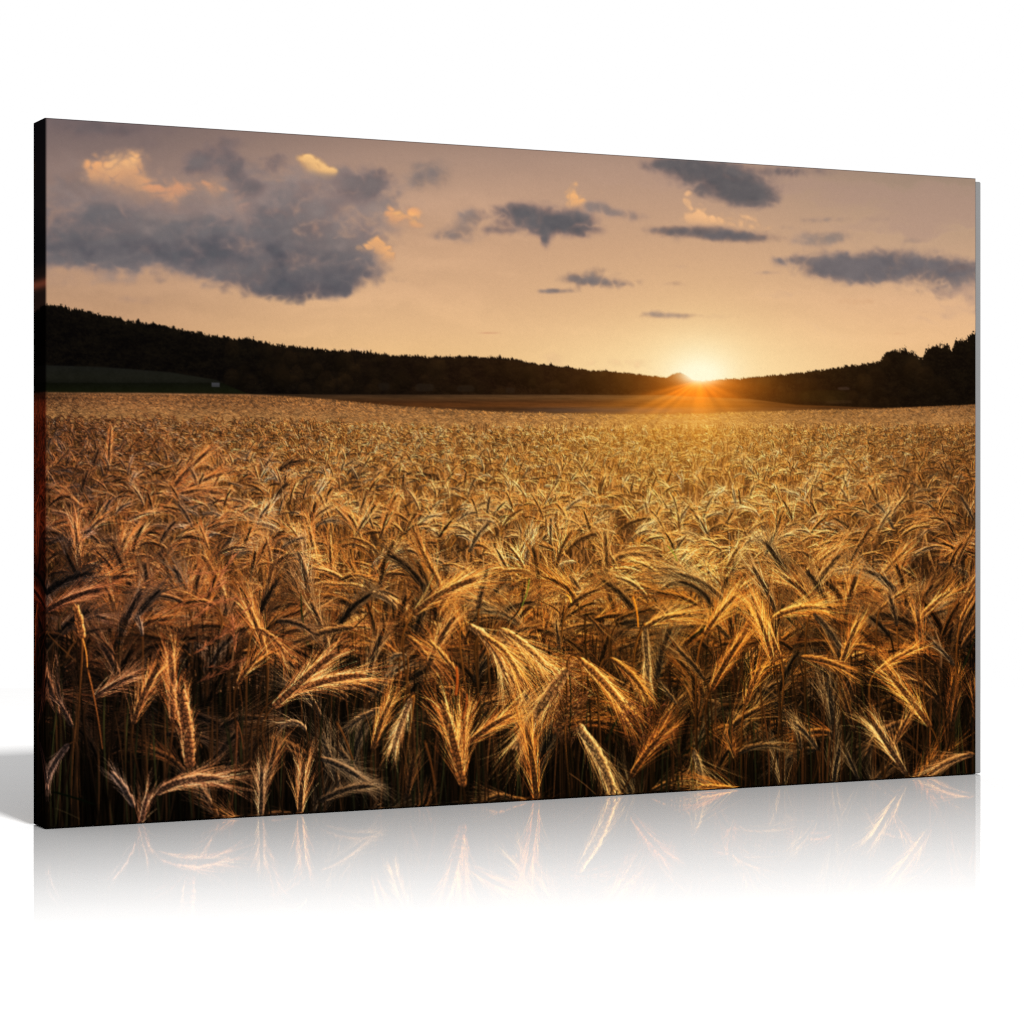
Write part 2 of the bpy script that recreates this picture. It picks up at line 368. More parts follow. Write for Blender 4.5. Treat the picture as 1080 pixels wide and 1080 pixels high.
    gl = gl * (1 + n5 * .12)[..., None]
    img = mixc(img, gl, sstep(-.8, 1.2, py - G))
    return np.clip(img, 0, 255), px, py

# --- strokes -----------------------------------------------------------------
class Ink:
    def __init__(self, img):
        self.b = np.ascontiguousarray(np.repeat(np.repeat(img, SS, 0), SS, 1).reshape(-1, 3).astype(np.float32))
        self.r = np.random.RandomState(77)
        self.n = 0
    def put(self, x, y, c, a=None):
        top = c.max(-1, keepdims=True)
        c = c * np.minimum(1, (238 + .06 * top) / np.maximum(top, 1)) + np.maximum(top - 238, 0) * .30   # bright straw pales, it does not turn yellow
        c = np.minimum(c, 255)
        """x, y (…), c (…,3), a keep-probability (…): later points cover earlier ones."""
        X, Y = to_buf(x, y)
        ok = (X >= 0) & (X < BW) & (Y >= 0) & (Y < BH)
        if a is not None:
            ok &= self.r.random_sample(x.shape).astype(np.float32) < a
        i = (Y[ok].astype(np.int32) * BW + X[ok].astype(np.int32))
        self.b[i] = c[ok]
        self.n += len(i)
    def result(self):
        return self.b.reshape(PH, SS, PW, SS, 3).mean((1, 3))

SUN = np.array([738., 396.])

def tone(x, y):
    """how strongly the low sun of the printed scene reaches a spot in the field, and its warmth"""
    v = y
    lum = np.interp(v, [410, 450, 520, 600, 650, 700, 760, 820, 880], [1.0, 1.55, 1.56, 1.40, 1.24, 1.10, .98, .88, .80])
    dx = (x - 690) / 560.
    lum = np.where(y < 447, 1.04, lum) if np.ndim(y) else lum
    lum = lum * (1 - .26 * np.clip(dx * dx, 0, 1.3))
    lum = lum * (1 - .22 * sstep(880, 1040, x)) * (1 - .20 * sstep(150, 40, x))
    warm = np.clip(1 - np.abs(x - 700) / 620., 0, 1)
    return lum, warm

def arc(bx, by, a0, a1, L, M):
    """spines of ears: base, start and end heading (image angles), length -> points and headings (N,M)"""
    t = np.linspace(0, 1, M)[None, :]
    ang = a0[:, None] + (a1 - a0)[:, None] * t
    st = L[:, None] / (M - 1)
    cx, cy = np.cos(ang) * st, np.sin(ang) * st
    x = bx[:, None] + np.cumsum(np.concatenate([0 * cx[:, :1], (cx[:, 1:] + cx[:, :-1]) / 2], 1), 1)
    y = by[:, None] + np.cumsum(np.concatenate([0 * cy[:, :1], (cy[:, 1:] + cy[:, :-1]) / 2], 1), 1)
    return x, y, ang

def at(arr, t):
    f = t * (arr.shape[1] - 1)
    i = np.minimum(f.astype(int), arr.shape[1] - 2); w = f - i
    return arr[:, i] * (1 - w) + arr[:, i + 1] * w

GOLD = np.array([[250, 172, 84], [236, 150, 66], [214, 128, 58], [180, 106, 50], [255, 202, 122], [226, 140, 78], [140, 84, 46]], np.float32)

def draw_ears(ink, bx, by, a0, a1, L, wid, awn, spread, lum, grey, seed, nk=14, stem=None, step=.24, hue=None, hero=False):
    """all ears of one batch, nearest last.  lum: brightness, grey: 0 warm straw .. 1 cool grey ear"""
    r = np.random.RandomState(seed)
    N = len(bx)
    M = 24
    x, y, ang = arc(bx, by, a0, a1, L, M)
    warmth = tone(bx, by)[1]
    X, Y, C, A = [], [], [], []
    Lm = float(np.median(L))
    sunx, suny = SUN[0] - x.mean(1), SUN[1] - 60 - y.mean(1)
    sl = np.hypot(sunx, suny) + 1e-3; sunx, suny = sunx / sl, suny / sl
    suny = suny - .35
    tint = np.stack([np.full(N, 1.),  .895 + .035 * warmth, .80 - .11 * warmth + .12 * np.clip((360 - bx) / 300, 0, 1)], -1).astype(np.float32)
    if hue is not None: tint = tint * hue
    def add(px, py, c, a=None):
        X.append(px.reshape(N, -1)); Y.append(py.reshape(N, -1)); C.append(np.broadcast_to(c, px.shape + (3,)).reshape(N, -1, 3).astype(np.float32))
        A.append(np.broadcast_to(1. if a is None else a, px.shape).reshape(N, -1))
    dk = np.where(r.rand(N) < (.55 if Lm < 42 else .25), (.72 if Lm < 8 else .58 if Lm < 42 else .85), 1.12 if Lm > 42 else 1.)
    if hero: dk[:] = 1.5; lum = lum * 1.12
    # stem
    if stem is not None:
        sxx, slen, sw = stem
        K = int(max(6, np.max(slen) / step))
        t = np.linspace(0, 1, K)[None, :]
        gx, gy = bx + sxx, by + slen
        c1x, c1y = gx - sxx * .12, gy - slen * .62
        hx, hy = np.cos(a0), np.sin(a0)
        c2x, c2y = bx - hx * L * .55, by - hy * L * .55
        B = lambda p, q, s, e: (1 - t) ** 3 * p[:, None] + 3 * (1 - t) ** 2 * t * q[:, None] + 3 * (1 - t) * t * t * s[:, None] + t ** 3 * e[:, None]
        cxs, cys = B(gx, c1x, c2x, bx), B(gy, c1y, c2y, by)
        nw = max(1, int(np.ceil(np.max(sw) / step)))
        off = (np.linspace(-.5, .5, nw) if nw > 1 else np.zeros(1))
        PX = cxs[:, :, None] + off[None, None, :] * sw[:, None, None]
        PY = cys[:, :, None] + 0 * off
        sc = np.array([150, 100, 46], np.float32) * tint[:, None, None, :] * (lum * (.55 + .4 * r.rand(N)))[:, None, None, None]
        edge = 1 + .55 * off[None, None, :, None] * np.sign(sunx)[:, None, None, None]
        depth = np.clip(np.interp(cys, [430, 640, 880], [1., .9, .34]), 0, 1)[:, :, None, None] * (.35 + .65 * t[:, :, None, None] ** .8)
        add(PX, PY, sc * edge * depth)
    # awns: half behind the kernels, half in front
    def awns(n, front):
        if n == 0: return
        t0 = np.sort(r.rand(n) ** .8) * .97
        side = np.where(r.rand(N, n) < .5, -1., 1.)
        ax0, ay0, ah = at(x, t0), at(y, t0), at(ang, t0)
        ax0 = ax0 + np.cos(ah + np.pi / 2) * side * wid[:, None] * .35
        ay0 = ay0 + np.sin(ah + np.pi / 2) * side * wid[:, None] * .35
        hd = ah + side * (spread[:, None] * (.1 + 1.35 * r.rand(N, n)))
        ln = awn[:, None] * (.42 + .72 * r.rand(N, n) ** .8) * (1 - .22 * t0[None, :])
        K = int(max(5, np.max(awn) / step))
        s = np.linspace(0, 1, K)[None, None, :]
        bend = (side * -.22 * spread[:, None] + r.randn(N, n) * .17)[:, :, None]
        aa = hd[:, :, None] + bend * s
        PX = ax0[:, :, None] + np.cos(aa) * s * ln[:, :, None]
        PY = ay0[:, :, None] + np.sin(aa) * s * ln[:, :, None] + .06 * ln[:, :, None] * s * s
        k = r.randint(0, len(GOLD), (N, n))
        base = GOLD[k]
        gr = grey[:, None, None]
        base = base * (1 - gr) + np.array([162, 143, 122], np.float32) * (base.mean(-1, keepdims=True) / 150) * gr
        # sun catches the awns that point up and toward it
        facing = np.cos(hd) * sunx[:, None] + np.sin(hd) * suny[:, None]
        if hero: facing = .35 + .5 * facing
        br = (.70 + .28 * np.clip(facing, -1, 1) + .62 * r.rand(N, n) ** 2.5) * (1.08 if Lm > 40 else 1.)
        c = base * tint[:, None, :] * (br * lum[:, None])[..., None] * (1.08 if front else .80)
        c = c[:, :, None, :] * (1.0 - .1 * s[..., None])
        a = np.clip(1.2 - s * .8, 0, 1) * np.clip(Lm / 24, .6, 1.)
        add(PX, PY, c, np.broadcast_to(a, PX.shape))
    nA = int(np.clip(Lm * 1.25, 8, 76) * (.72 if Lm < 46 else 1 if hero else .72))
    awns(nA, False)
    # kernels in herringbone rows
    kl = L / nk * 1.5
    na_ = int(max(3, np.max(kl) / step * .9)); nb_ = int(max(3, np.max(wid) * .55 / step))
    ga, gb = np.meshgrid(np.linspace(-1, 1, na_), np.linspace(-1, 1, nb_), indexing='ij')
    ga, gb = ga.ravel(), gb.ravel()
    prof = np.sqrt(np.clip(1 - ga * ga, 0, 1)) * (1 - .42 * ga)
    for i in range(nk):
        t = np.array([(i + .4) / nk])
        for side in ((-1, 1, 0) if Lm > 20 else (-1, 1)):
            cx, cy, h = at(x, t)[:, 0], at(y, t)[:, 0], at(ang, t)[:, 0]
            taper = .64 + .5 * np.sin(np.pi * min(1, (i + 1.2) / (nk + .6)) ** .8)
            o = side * wid * .27 * taper
            cx = cx + np.cos(h + np.pi / 2) * o + (np.cos(h) * kl * .22 if side == 0 else 0)
            cy = cy + np.sin(h + np.pi / 2) * o + (np.sin(h) * kl * .22 if side == 0 else 0)
            jit = r.uniform(.75, 1.18, N)
            cx = cx + r.randn(N) * wid * .05; cy = cy + r.randn(N) * wid * .05
            hk = h + side * .34 + r.randn(N) * .12
            u = ga[None, :] * (kl * jit)[:, None] * .58
            w = gb[None, :] * prof[None, :] * (wid * (.25 if side else .2) * taper * jit)[:, None]
            PX = cx[:, None] + np.cos(hk)[:, None] * u - np.sin(hk)[:, None] * w
            PY = cy[:, None] + np.sin(hk)[:, None] * u + np.cos(hk)[:, None] * w
            nx = -np.sin(hk)[:, None] * gb[None, :] + np.cos(hk)[:, None] * ga[None, :] * .35
            ny = np.cos(hk)[:, None] * gb[None, :] + np.sin(hk)[:, None] * ga[None, :] * .35
            if side:
                nx = nx + side * -np.sin(h)[:, None] * .7; ny = ny + side * np.cos(h)[:, None] * .7
            li = nx * sunx[:, None] + ny * suny[:, None]
            rim = np.clip(li - .25, 0, 1.2) ** 1.3
            b_ = .42 + .55 * rim + .10 * r.rand(N)[:, None]
            b_ = b_ * (1 - .62 * (np.abs(gb)[None, :] > .70) * (rim < .75)) * (1 - .5 * np.clip(-ga[None, :] * 1.6 - .4, 0, 1)) * (1 + .22 * np.clip(ga[None, :], 0, 1))
            body = dk[:, None] * np.array([160, 108, 66], np.float32) * (1 - grey[:, None]) + np.array([156, 141, 134], np.float32) * grey[:, None]
            hi = np.array([226, 152, 78], np.float32) * (1 - grey[:, None] * .6) + np.array([190, 160, 140], np.float32) * grey[:, None] * .6
            mixw = np.clip(rim, 0, 1)[..., None]
            c = (body[:, None, :] * (1 - mixw) + hi[:, None, :] * mixw) * (b_ * lum[:, None])[..., None] * tint[:, None, :]
            add(PX, PY, c)
    awns(max(3, int(nA * (.45 if Lm < 46 else .8))), True)
    XX, YY = np.concatenate(X, 1), np.concatenate(Y, 1)
    CC, AA = np.concatenate(C, 1), np.concatenate(A, 1)
    ink.put(XX.ravel().astype(np.float32), YY.ravel().astype(np.float32), CC.reshape(-1, 3), AA.ravel().astype(np.float32))

def draw_lines(ink, x0, y0, x1, y1, bow, w, c, step=.24, alpha=1., taper=0., fadein=9., soft=99.):
    """many plain strokes (stalks, blades): N lines with sideways bow, width and colour"""
    N = len(x0)
    K = int(max(4, np.max(np.hypot(x1 - x0, y1 - y0)) / step))
    t = np.linspace(0, 1, K)[None, :, None]
    nw = max(1, int(np.ceil(np.max(w) / step)))
    o = (np.linspace(-.5, .5, nw) if nw > 1 else np.zeros(1))[None, None, :]
    wd = w[:, None, None] * (1 - taper * t)
    X = x0[:, None, None] + (x1 - x0)[:, None, None] * t + bow[:, None, None] * np.sin(np.pi * t) + o * wd
    Y = y0[:, None, None] + (y1 - y0)[:, None, None] * t + 0 * o
    sh = (1 + .5 * o) * np.clip(.25 + t * fadein, 0, 1) * np.interp(Y, [400, 620, 700, 780, 880], [1, 1, .78, .5, .28])
    C = c[:, None, None, :] * sh[..., None]
    A = np.broadcast_to(alpha * np.clip(.05 + t * soft, 0, 1), X.shape).astype(np.float32)
    ink.put(X.ravel().astype(np.float32), Y.ravel().astype(np.float32), C.reshape(-1, 3).astype(np.float32), A.ravel())

# base x, base y, tip x, tip y, bend in degrees (+ clockwise), brightness, greyness, awn length, awn spread [, width, tint]
HEROES = [
    # far to near, upper field
    (114, 500, 117, 452, 4, .95, .0, 14, .34, .6), (96, 502, 104, 474, 10, .55, .2, 16, .2), (122, 519, 160, 532, 50, .5, .4, 22, .25), (84, 528, 92, 498, 8, .5, .2, 18, .25),
    (178, 521, 219, 477, 18, .85, .0, 34, .22, .8, (1., .96, .9)), (184, 526, 232, 501, 26, .8, .05, 34, .22, .8, (1., .96, .9)), (175, 530, 228, 520, 52, .75, .05, 34, .24, .8, (1., .96, .9)), (190, 530, 236, 531, 60, .65, .2, 30, .25, .8),
    (290, 503, 322, 486, 60, .6, .3, 20, .25), (323, 513, 348, 511, 70, .55, .3, 20, .25), (280, 540, 303, 510, 14, .55, .3, 26, .25), (368, 508, 388, 498, 40, .6, .3, 20, .25),
    (430, 500, 456, 503, 40, .6, .25, 22, .25), (455, 503, 442, 523, 10, .6, .2, 18, .25), (460, 493, 464, 524, 6, .7, .2, 20, .2), (620, 497, 618, 522, 4, .6, .5, 18, .2), (604, 517, 608, 545, 6, .8, .7, 20, .2, .9),
    (684, 511, 690, 493, 20, .6, .2, 18, .25), (642, 493, 655, 512, 40, .75, .4, 20, .3), (618, 472, 628, 487, 4, .6, .2, 14, .2), (706, 513, 722, 513, 4, .6, .3, 16, .2), (666, 530, 682, 538, 20, .6, .2, 18, .2), (866, 516, 880, 530, 40, .9, .6, 24, .3),
    (556, 448, 556.5, 460, 4, .5, .1, 8, .15), (125, 436, 140, 432, 14, .6, .1, 9, .2), (369, 447, 369, 457, 2, .4, .2, 6, .2), (283, 447, 290, 456, 6, .5, .2, 7, .2),
    # middle
    (84, 607, 79, 552, -4, .9, .05, 40, .2, .7), (116, 624, 133, 566, 10, .85, .05, 46, .26, .8, (1., .97, .75)), (48, 645, 107, 622, 24, .62, .3, 40, .22, 1., (1.05, .85, .85)), (199, 573, 232, 553, 26, .75, .1, 40, .3), (234, 570, 277, 564, 36, .8, .05, 46, .26),
    (164, 588, 196, 574, 44, .7, .15, 34, .25), (90, 542, 60, 520, -40, .8, .1, 44, .25),
    (361, 562, 361, 562.1, 0, .0, .0, 1, .1),
    (397, 563, 360, 539, -12, 1., .05, 46, .24), (392, 545, 414, 535, 40, .75, .1, 34, .3), (441, 543, 460, 543, 60, .7, .15, 34, .3), (409, 590, 441, 573, 40, .9, .3, 42, .3), (423, 604, 460, 603, 60, .85, .5, 36, .3, 1.),
    (384, 626, 368, 592, -8, .8, .0, 44, .26), (386, 622, 404, 596, 18, .75, .05, 34, .28), (349, 610, 347, 572, -6, 1., .0, 46, .22, .8), (334, 598, 326, 560, -4, 1.05, .0, 50, .2, .8), (420, 560, 417, 535, -6, .9, .1, 44, .35),
    (438, 646, 502, 611, 26, 1.02, .05, 56, .26), (461, 602, 486, 604, 70, .85, .6, 36, .3), (505, 640, 514, 600, 10, .7, .6, 30, .3), (640, 612, 638, 563, -4, .85, .3, 34, .26, 1.), (642, 598, 690, 592, 90, .8, .4, 44, .28),
    (572, 556, 612, 576, 50, .75, .3, 40, .3), (606, 574, 640, 562, 40, .75, .2, 40, .3), (600, 592, 566, 575, -40, .8, .2, 34, .3), (545, 588, 562, 552, 20, .7, .1, 44, .3), (712, 586, 724, 566, 40, .8, .6, 24, .3), (656, 558, 690, 548, 50, .7, .3, 36, .3),
    (748, 560, 775, 553, 50, .75, .3, 36, .3), (846, 608, 884, 578, 8, 1.08, .0, 44, .2, .8), (922, 618, 956, 580, 10, .95, .05, 40, .24, .8), (871, 572, 899, 566, 40, .8, .1, 30, .3), (934, 559, 950, 581, 22, .85, .7, 34, .25), (886, 626, 901, 596, 14, .95, .0, 34, .2),
    (806, 576, 832, 585, 40, .8, .1, 32, .28), (845, 547, 868, 562, 40, .75, .5, 30, .25), (822, 565, 840, 552, 40, .7, .4, 30, .3), (955, 547, 985, 550, 50, .85, .1, 40, .3), (972, 559, 1000, 571, 30, .75, .2, 34, .3), (793, 587, 800, 606, 12, .5, .2, 30, .25), (990, 595, 1022, 610, 50, .75, .7, 24, .3), (1008, 598, 1027, 560, 12, .8, .1, 34, .2, .8),
    (566, 637, 634, 619, 44, .78, .25, 48, .3), (600, 640, 632, 622, 30, .75, .2, 44, .3), (676, 605, 728, 630, 70, .95, .2, 60, .3), (700, 598, 742, 640, 40, .95, .25, 62, .3), (688, 606, 725, 650, 60, .9, .15, 60, .3), (681, 662, 733, 650, 44, .95, .2, 50, .3), (744, 668, 776, 628, 10, .95, .05, 50, .28, .9, (1.05, .9, .8)),
    (750, 728, 783, 672, 8, .8, .1, 44, .22, .9, (1.05, .86, .7)), (742, 716, 714, 684, -10, .62, .6, 42, .28), (713, 743, 699, 725, -10, .8, .85, 22, .35), (620, 650, 636, 668, 12, .6, .3, 40, .3),
    (409, 630, 447, 676, 30, 1.25, .35, 72, .26), (430, 672, 455, 700, 20, .9, .1, 60, .2), (480, 632, 470, 668, -12, .85, .1, 56, .24),
    (816, 652, 872, 642, 40, 1.12, .0, 50, .34), (972, 651, 1004, 622, 12, 1.1, .0, 42, .26), (1014, 655, 1028, 628, 10, .9, .0, 36, .2), (822, 694, 793, 634, -6, 1.05, .0, 48, .26), (860, 649, 886, 684, 22, .85, .85, 30, .28), (888, 700, 906, 655, 8, .85, .05, 44, .22),
    (846, 694, 896, 708, 26, .85, .15, 34, .28), (972, 692, 968, 648, -6, .9, .0, 46, .24), (924, 710, 966, 684, 16, 1.08, .0, 32, .26, .8), (1006, 701, 984, 678, -14, .9, .9, 30, .25), (946, 660, 938, 628, -10, .8, .7, 24, .35), (930, 642, 958, 622, 14, .95, .1, 30, .28, .8),
    # near
    (280, 690, 262, 640, -8, .95, .1, 52, .3), (273, 664, 300, 690, 40, 1.0, .1, 54, .3), (250, 722, 275, 690, 14, .9, .0, 44, .34, .9, (1., .95, .7)), (292, 656, 330, 668, 50, .6, .7, 40, .3),
    (155, 598, 167, 676, 14, 1.25, .6, 44, .22, 1.05), (182, 760, 180, 690, -3, .9, .1, 46, .24, 1., (1.05, .88, .7)), (200, 808, 190, 728, -5, .95, .1, 34, .22, 1.5, (1.05, .88, .7)), (141, 762, 164, 708, 14, .82, .1, 40, .34, 1., (1., .98, .7)), (97, 737, 142, 712, 12, .7, .35, 38, .34, .9),
    (120, 690, 105, 672, -10, .5, .3, 30, .3), (84, 672, 106, 664, 30, .4, .5, 24, .3), (76, 766, 62, 740, -8, .6, .7, 30, .22), (64, 745, 60, 720, -8, .4, .5, 34, .2), (150, 670, 146, 650, -10, .9, .95, 14, .5),
    (86.5, 672, 80, 640, -6, 1.15, .0, 2.5, .3, 2.1, (.95, .93, .55)),
    (72, 786, 48, 832, -36, .75, .8, 22, .22), (141, 850, 118, 815, -16, .8, .95, 26, .36, 1.15), (165, 836, 240, 824, 44, .9, .35, 60, .24, 1.05), (148, 872, 156, 838, 10, 1.0, .5, 38, .36, 1.2, (1.05, .86, .78)), (262, 872, 236, 862, -30, .8, .1, 50, .5), (275, 862, 276, 812, 2, .8, .6, 36, .26),
    (280, 835, 290, 790, 10, .55, .2, 44, .3),
    (295, 735, 385, 712, 20, 1.08, .15, 60, .20, .85, (1.04, .88, .74)), (289, 745, 353, 688, 4, 1.05, .2, 50, .24, 1., (1.04, .9, .76)), (322, 770, 295, 768, -110, .95, .8, 34, .5, 1.2), (316, 860, 320, 808, 4, .8, .4, 50, .26, 1.1, (1.05, .88, .75)),
    (340, 801, 392, 830, 24, .72, .95, 44, .3), (338, 845, 390, 829, 30, .55, .8, 36, .26), (403, 748, 364, 770, -30, .8, .85, 22, .5), (428, 692, 411, 697, -90, .9, .95, 18, .5, 1.3), (393, 790, 411, 740, 10, .85, .1, 44, .24, 1., (1., .95, .7)),
    (433, 738, 415, 790, -10, 1.55, .5, 30, .34, 1.), (389, 858, 398, 848, 20, .6, .6, 10, .3), (478, 706, 452, 676, -10, 1.0, .1, 44, .4), (452, 700, 476, 655, 12, .8, .3, 50, .3),
    (488, 828, 466, 742, -6, 1.0, .05, 56, .30, 1., (1.06, .86, .62)), (486, 826, 489, 752, 2, .98, .05, 50, .26, .9, (1.06, .86, .62)), (491, 786, 538, 754, 12, .92, .1, 52, .3, 1., (1.05, .88, .7)),
    (496, 661, 532, 714, 52, 1.3, .45, 64, .26, 1.1), (512, 672, 548, 716, 40, 1.15, .1, 66, .26), (528, 664, 576, 704, 22, 1.3, .25, 70, .34, 1.), (549, 690, 582, 703, 16, 1.0, .1, 60, .36),
    (612, 696, 662, 752, 14, 1.2, .2, 62, .24, 1., (1.05, .9, .72)), (645, 696, 682, 736, 34, .98, .05, 30, .34), (680, 663, 683, 724, 4, 1.25, .7, 38, .2, .95), (590, 685, 586, 658, -6, .9, .6, 24, .3),
    (597, 708, 544, 790, -10, 1.3, .5, 62, .24, 1.15), (566, 846, 556, 770, -4, .8, .05, 60, .22, .9, (1., .92, .7)), (610, 767, 648, 840, 20, 1.3, .65, 46, .26, 1.15), (666, 818, 700, 772, 10, .72, .15, 60, .24, 1., (1.06, .84, .7)),
    (786, 744, 801, 706, 8, 1.02, .1, 46, .34, 1.2, (1., .92, .7)), (816, 700, 800, 650, -4, .98, .0, 52, .26, .9), (845, 790, 838, 762, -12, .8, .8, 32, .34), (862, 790, 840, 764, -12, .85, .85, 34, .3), (906, 824, 893, 796, -8, .6, .9, 34, .2),
    (955, 816, 922, 764, -4, .95, .5, 52, .30), (944, 786, 958, 756, 8, .9, .3, 44, .28), (981, 766, 936, 708, -4, 1.05, .05, 50, .34, .9, (1., .96, .66)), (1027, 796, 984, 814, -24, .8, .6, 48, .26), (780, 794, 824, 788, 40, .6, .8, 38, .2), (732, 793, 744, 836, 8, 1.3, .8, 60, .55, 1.2), (783, 836, 738, 830, -20, .9, .05, 50, .5),
    (775, 800, 765, 776, -8, .8, .1, 32, .5), (1030, 760, 1026, 720, -4, .6, .1, 40, .2), (1004, 770, 1010, 735, 6, .5, .2, 40, .25), (900, 770, 890, 735, -6, .5, .3, 44, .25), (715, 800, 706, 770, -6, .5, .2, 44, .25), (430, 840, 436, 800, 6, .45, .2, 44, .25),
]

def paint_field(ink):
    r = np.random.RandomState(3)
    def ground_y(x): return np.interp(x, *zip(*FIELDTOP))
    # --- the standing crop from the far edge to the foot of the picture
    edges = np.concatenate([np.geomspace(3.5, 60, 16), np.geomspace(66, 236, 22)])
    for i in range(len(edges) - 1):
        s0, s1 = edges[i], edges[i + 1]; s = (s0 + s1) / 2
        dens = .0070 if s < 36 else (.0052 if s < 90 else .0066 if s < 150 else .0095)
        n = int(1010 * (s1 - s0) / (dens * s * s) * (1 if s > 8 else .6))
        n = int(min(n, 9000))
        bx = r.uniform(30, 1050, n)
        hz = np.interp(bx, [40, 300, 540, 800, 1040], [412, 415, 424, 424, 419])
        by = hz + r.uniform(s0, s1, n)
        # within a row the higher on the page the farther
        keep = by > ground_y(bx) + .3
        bx, by = bx[keep], by[keep]; n = len(bx)
        if s > 26: draw_heroes(ink, 420 + s0, 420 + s1)
        if n == 0: continue
        o = np.argsort(by); bx, by = bx[o], by[o]
        lum, warm = tone(bx, by)
        patch = np.sin(bx * .013 + by * .031) * .5 + np.sin(bx * .031 - by * .07 + 2) * .5
        lum = lum * (1 + .10 * patch) * r.uniform(.64, 1.34, n)
        L = np.interp(s, [10, 60, 110, 170], [.13, .165, .180, .200]) * s * r.uniform(.75, 1.2, n) + .6
        if s < 27:                                     # too far to show kernels: short bent strokes, light and dark
            k = r.rand(n)
            sg = np.where(r.rand(n) < .5, -1., 1.)
            a0 = -np.pi / 2 + sg * r.uniform(.2, 1.4, n); a1 = a0 + sg * r.uniform(.3, 1.4, n)
            x, y, an = arc(bx, by, a0, a1, L * 1.1, 12)
            c = np.where((k < .42)[:, None], np.array([92, 66, 46.]), np.where((k < .80)[:, None], np.array([200, 134, 74.]), np.array([160, 106, 60.])))
            c = c * lum[:, None] * np.stack([np.ones(n), .95 + .03 * warm, .95 - .15 * warm], -1)
            c = c * (1 + .16 * np.sin(by * 2.1 + np.sin(bx * .02) * 2) * np.sin(bx * .011 + by * .9))[:, None]
            for dd in np.linspace(0, max(.02 * s, .3), 2):
                ink.put(x.ravel(), (y + dd).ravel(), np.repeat(c, 12, 0).astype(np.float32), np.full(n * 12, .6, np.float32))
            continue
        sg = np.where(r.rand(n) < .46, -1., 1.)
        up = r.rand(n) < .22
        a0 = -np.pi / 2 + sg * np.where(up, r.uniform(0, .5, n), r.uniform(.5, 1.5, n))
        a1 = a0 + sg * np.where(up, r.uniform(0, .6, n), r.uniform(.6, 1.9, n))
        grey = np.clip(r.rand(n) ** 3.0 * .9, 0, .85)
        # straw and awn clutter behind this row
        m = int(n * (1.6 if s < 120 else 2.6))
        ux, uy = r.uniform(30, 1050, m), 418 + r.uniform(s0, s1, m) + .08 * s
        ok = uy > ground_y(ux) + 2; ux, uy = ux[ok], uy[ok]; m = len(ux)
        ul, uw = tone(ux, uy)
        kk = r.rand(m) * (1 if s < 110 else .88 if s < 150 else .7)
        cc = np.where((kk < .40)[:, None], np.array([60, 38, 20.]), np.where((kk < .8)[:, None], np.array([150, 96, 46.]), np.array([190, 128, 62.]))) * (ul * r.uniform(.5, 1.05, m))[:, None]
        ln = .30 * s * r.uniform(.5, 1.3, m)
        lean = r.randn(m) * .22
        if m: draw_lines(ink, ux + lean * ln, uy - ln * .35, ux, uy + ln * .8, r.randn(m) * .03 * s, np.full(m, max(.3, .010 * s)), cc, .28, .8)
        for q in np.array_split(np.arange(n), max(1, n // 260)):
            draw_ears(ink, bx[q], by[q], a0[q], a1[q], L[q], .098 * L[q] * r.uniform(.85, 1.2, len(q)) + .3, L[q] * r.uniform(.6, 1.1, len(q)), r.uniform(.16, .50, len(q)),
                      lum[q], grey[q], r.randint(1 << 30), nk=(7 if s < 60 else 10 if s < 110 else 13),
                      stem=(r.randn(len(q)) * .10 * s, (.34 + .25 * r.rand(len(q))) * s, np.full(len(q), max(.35, .013 * s))), step=(.34 if s < 60 else .28))

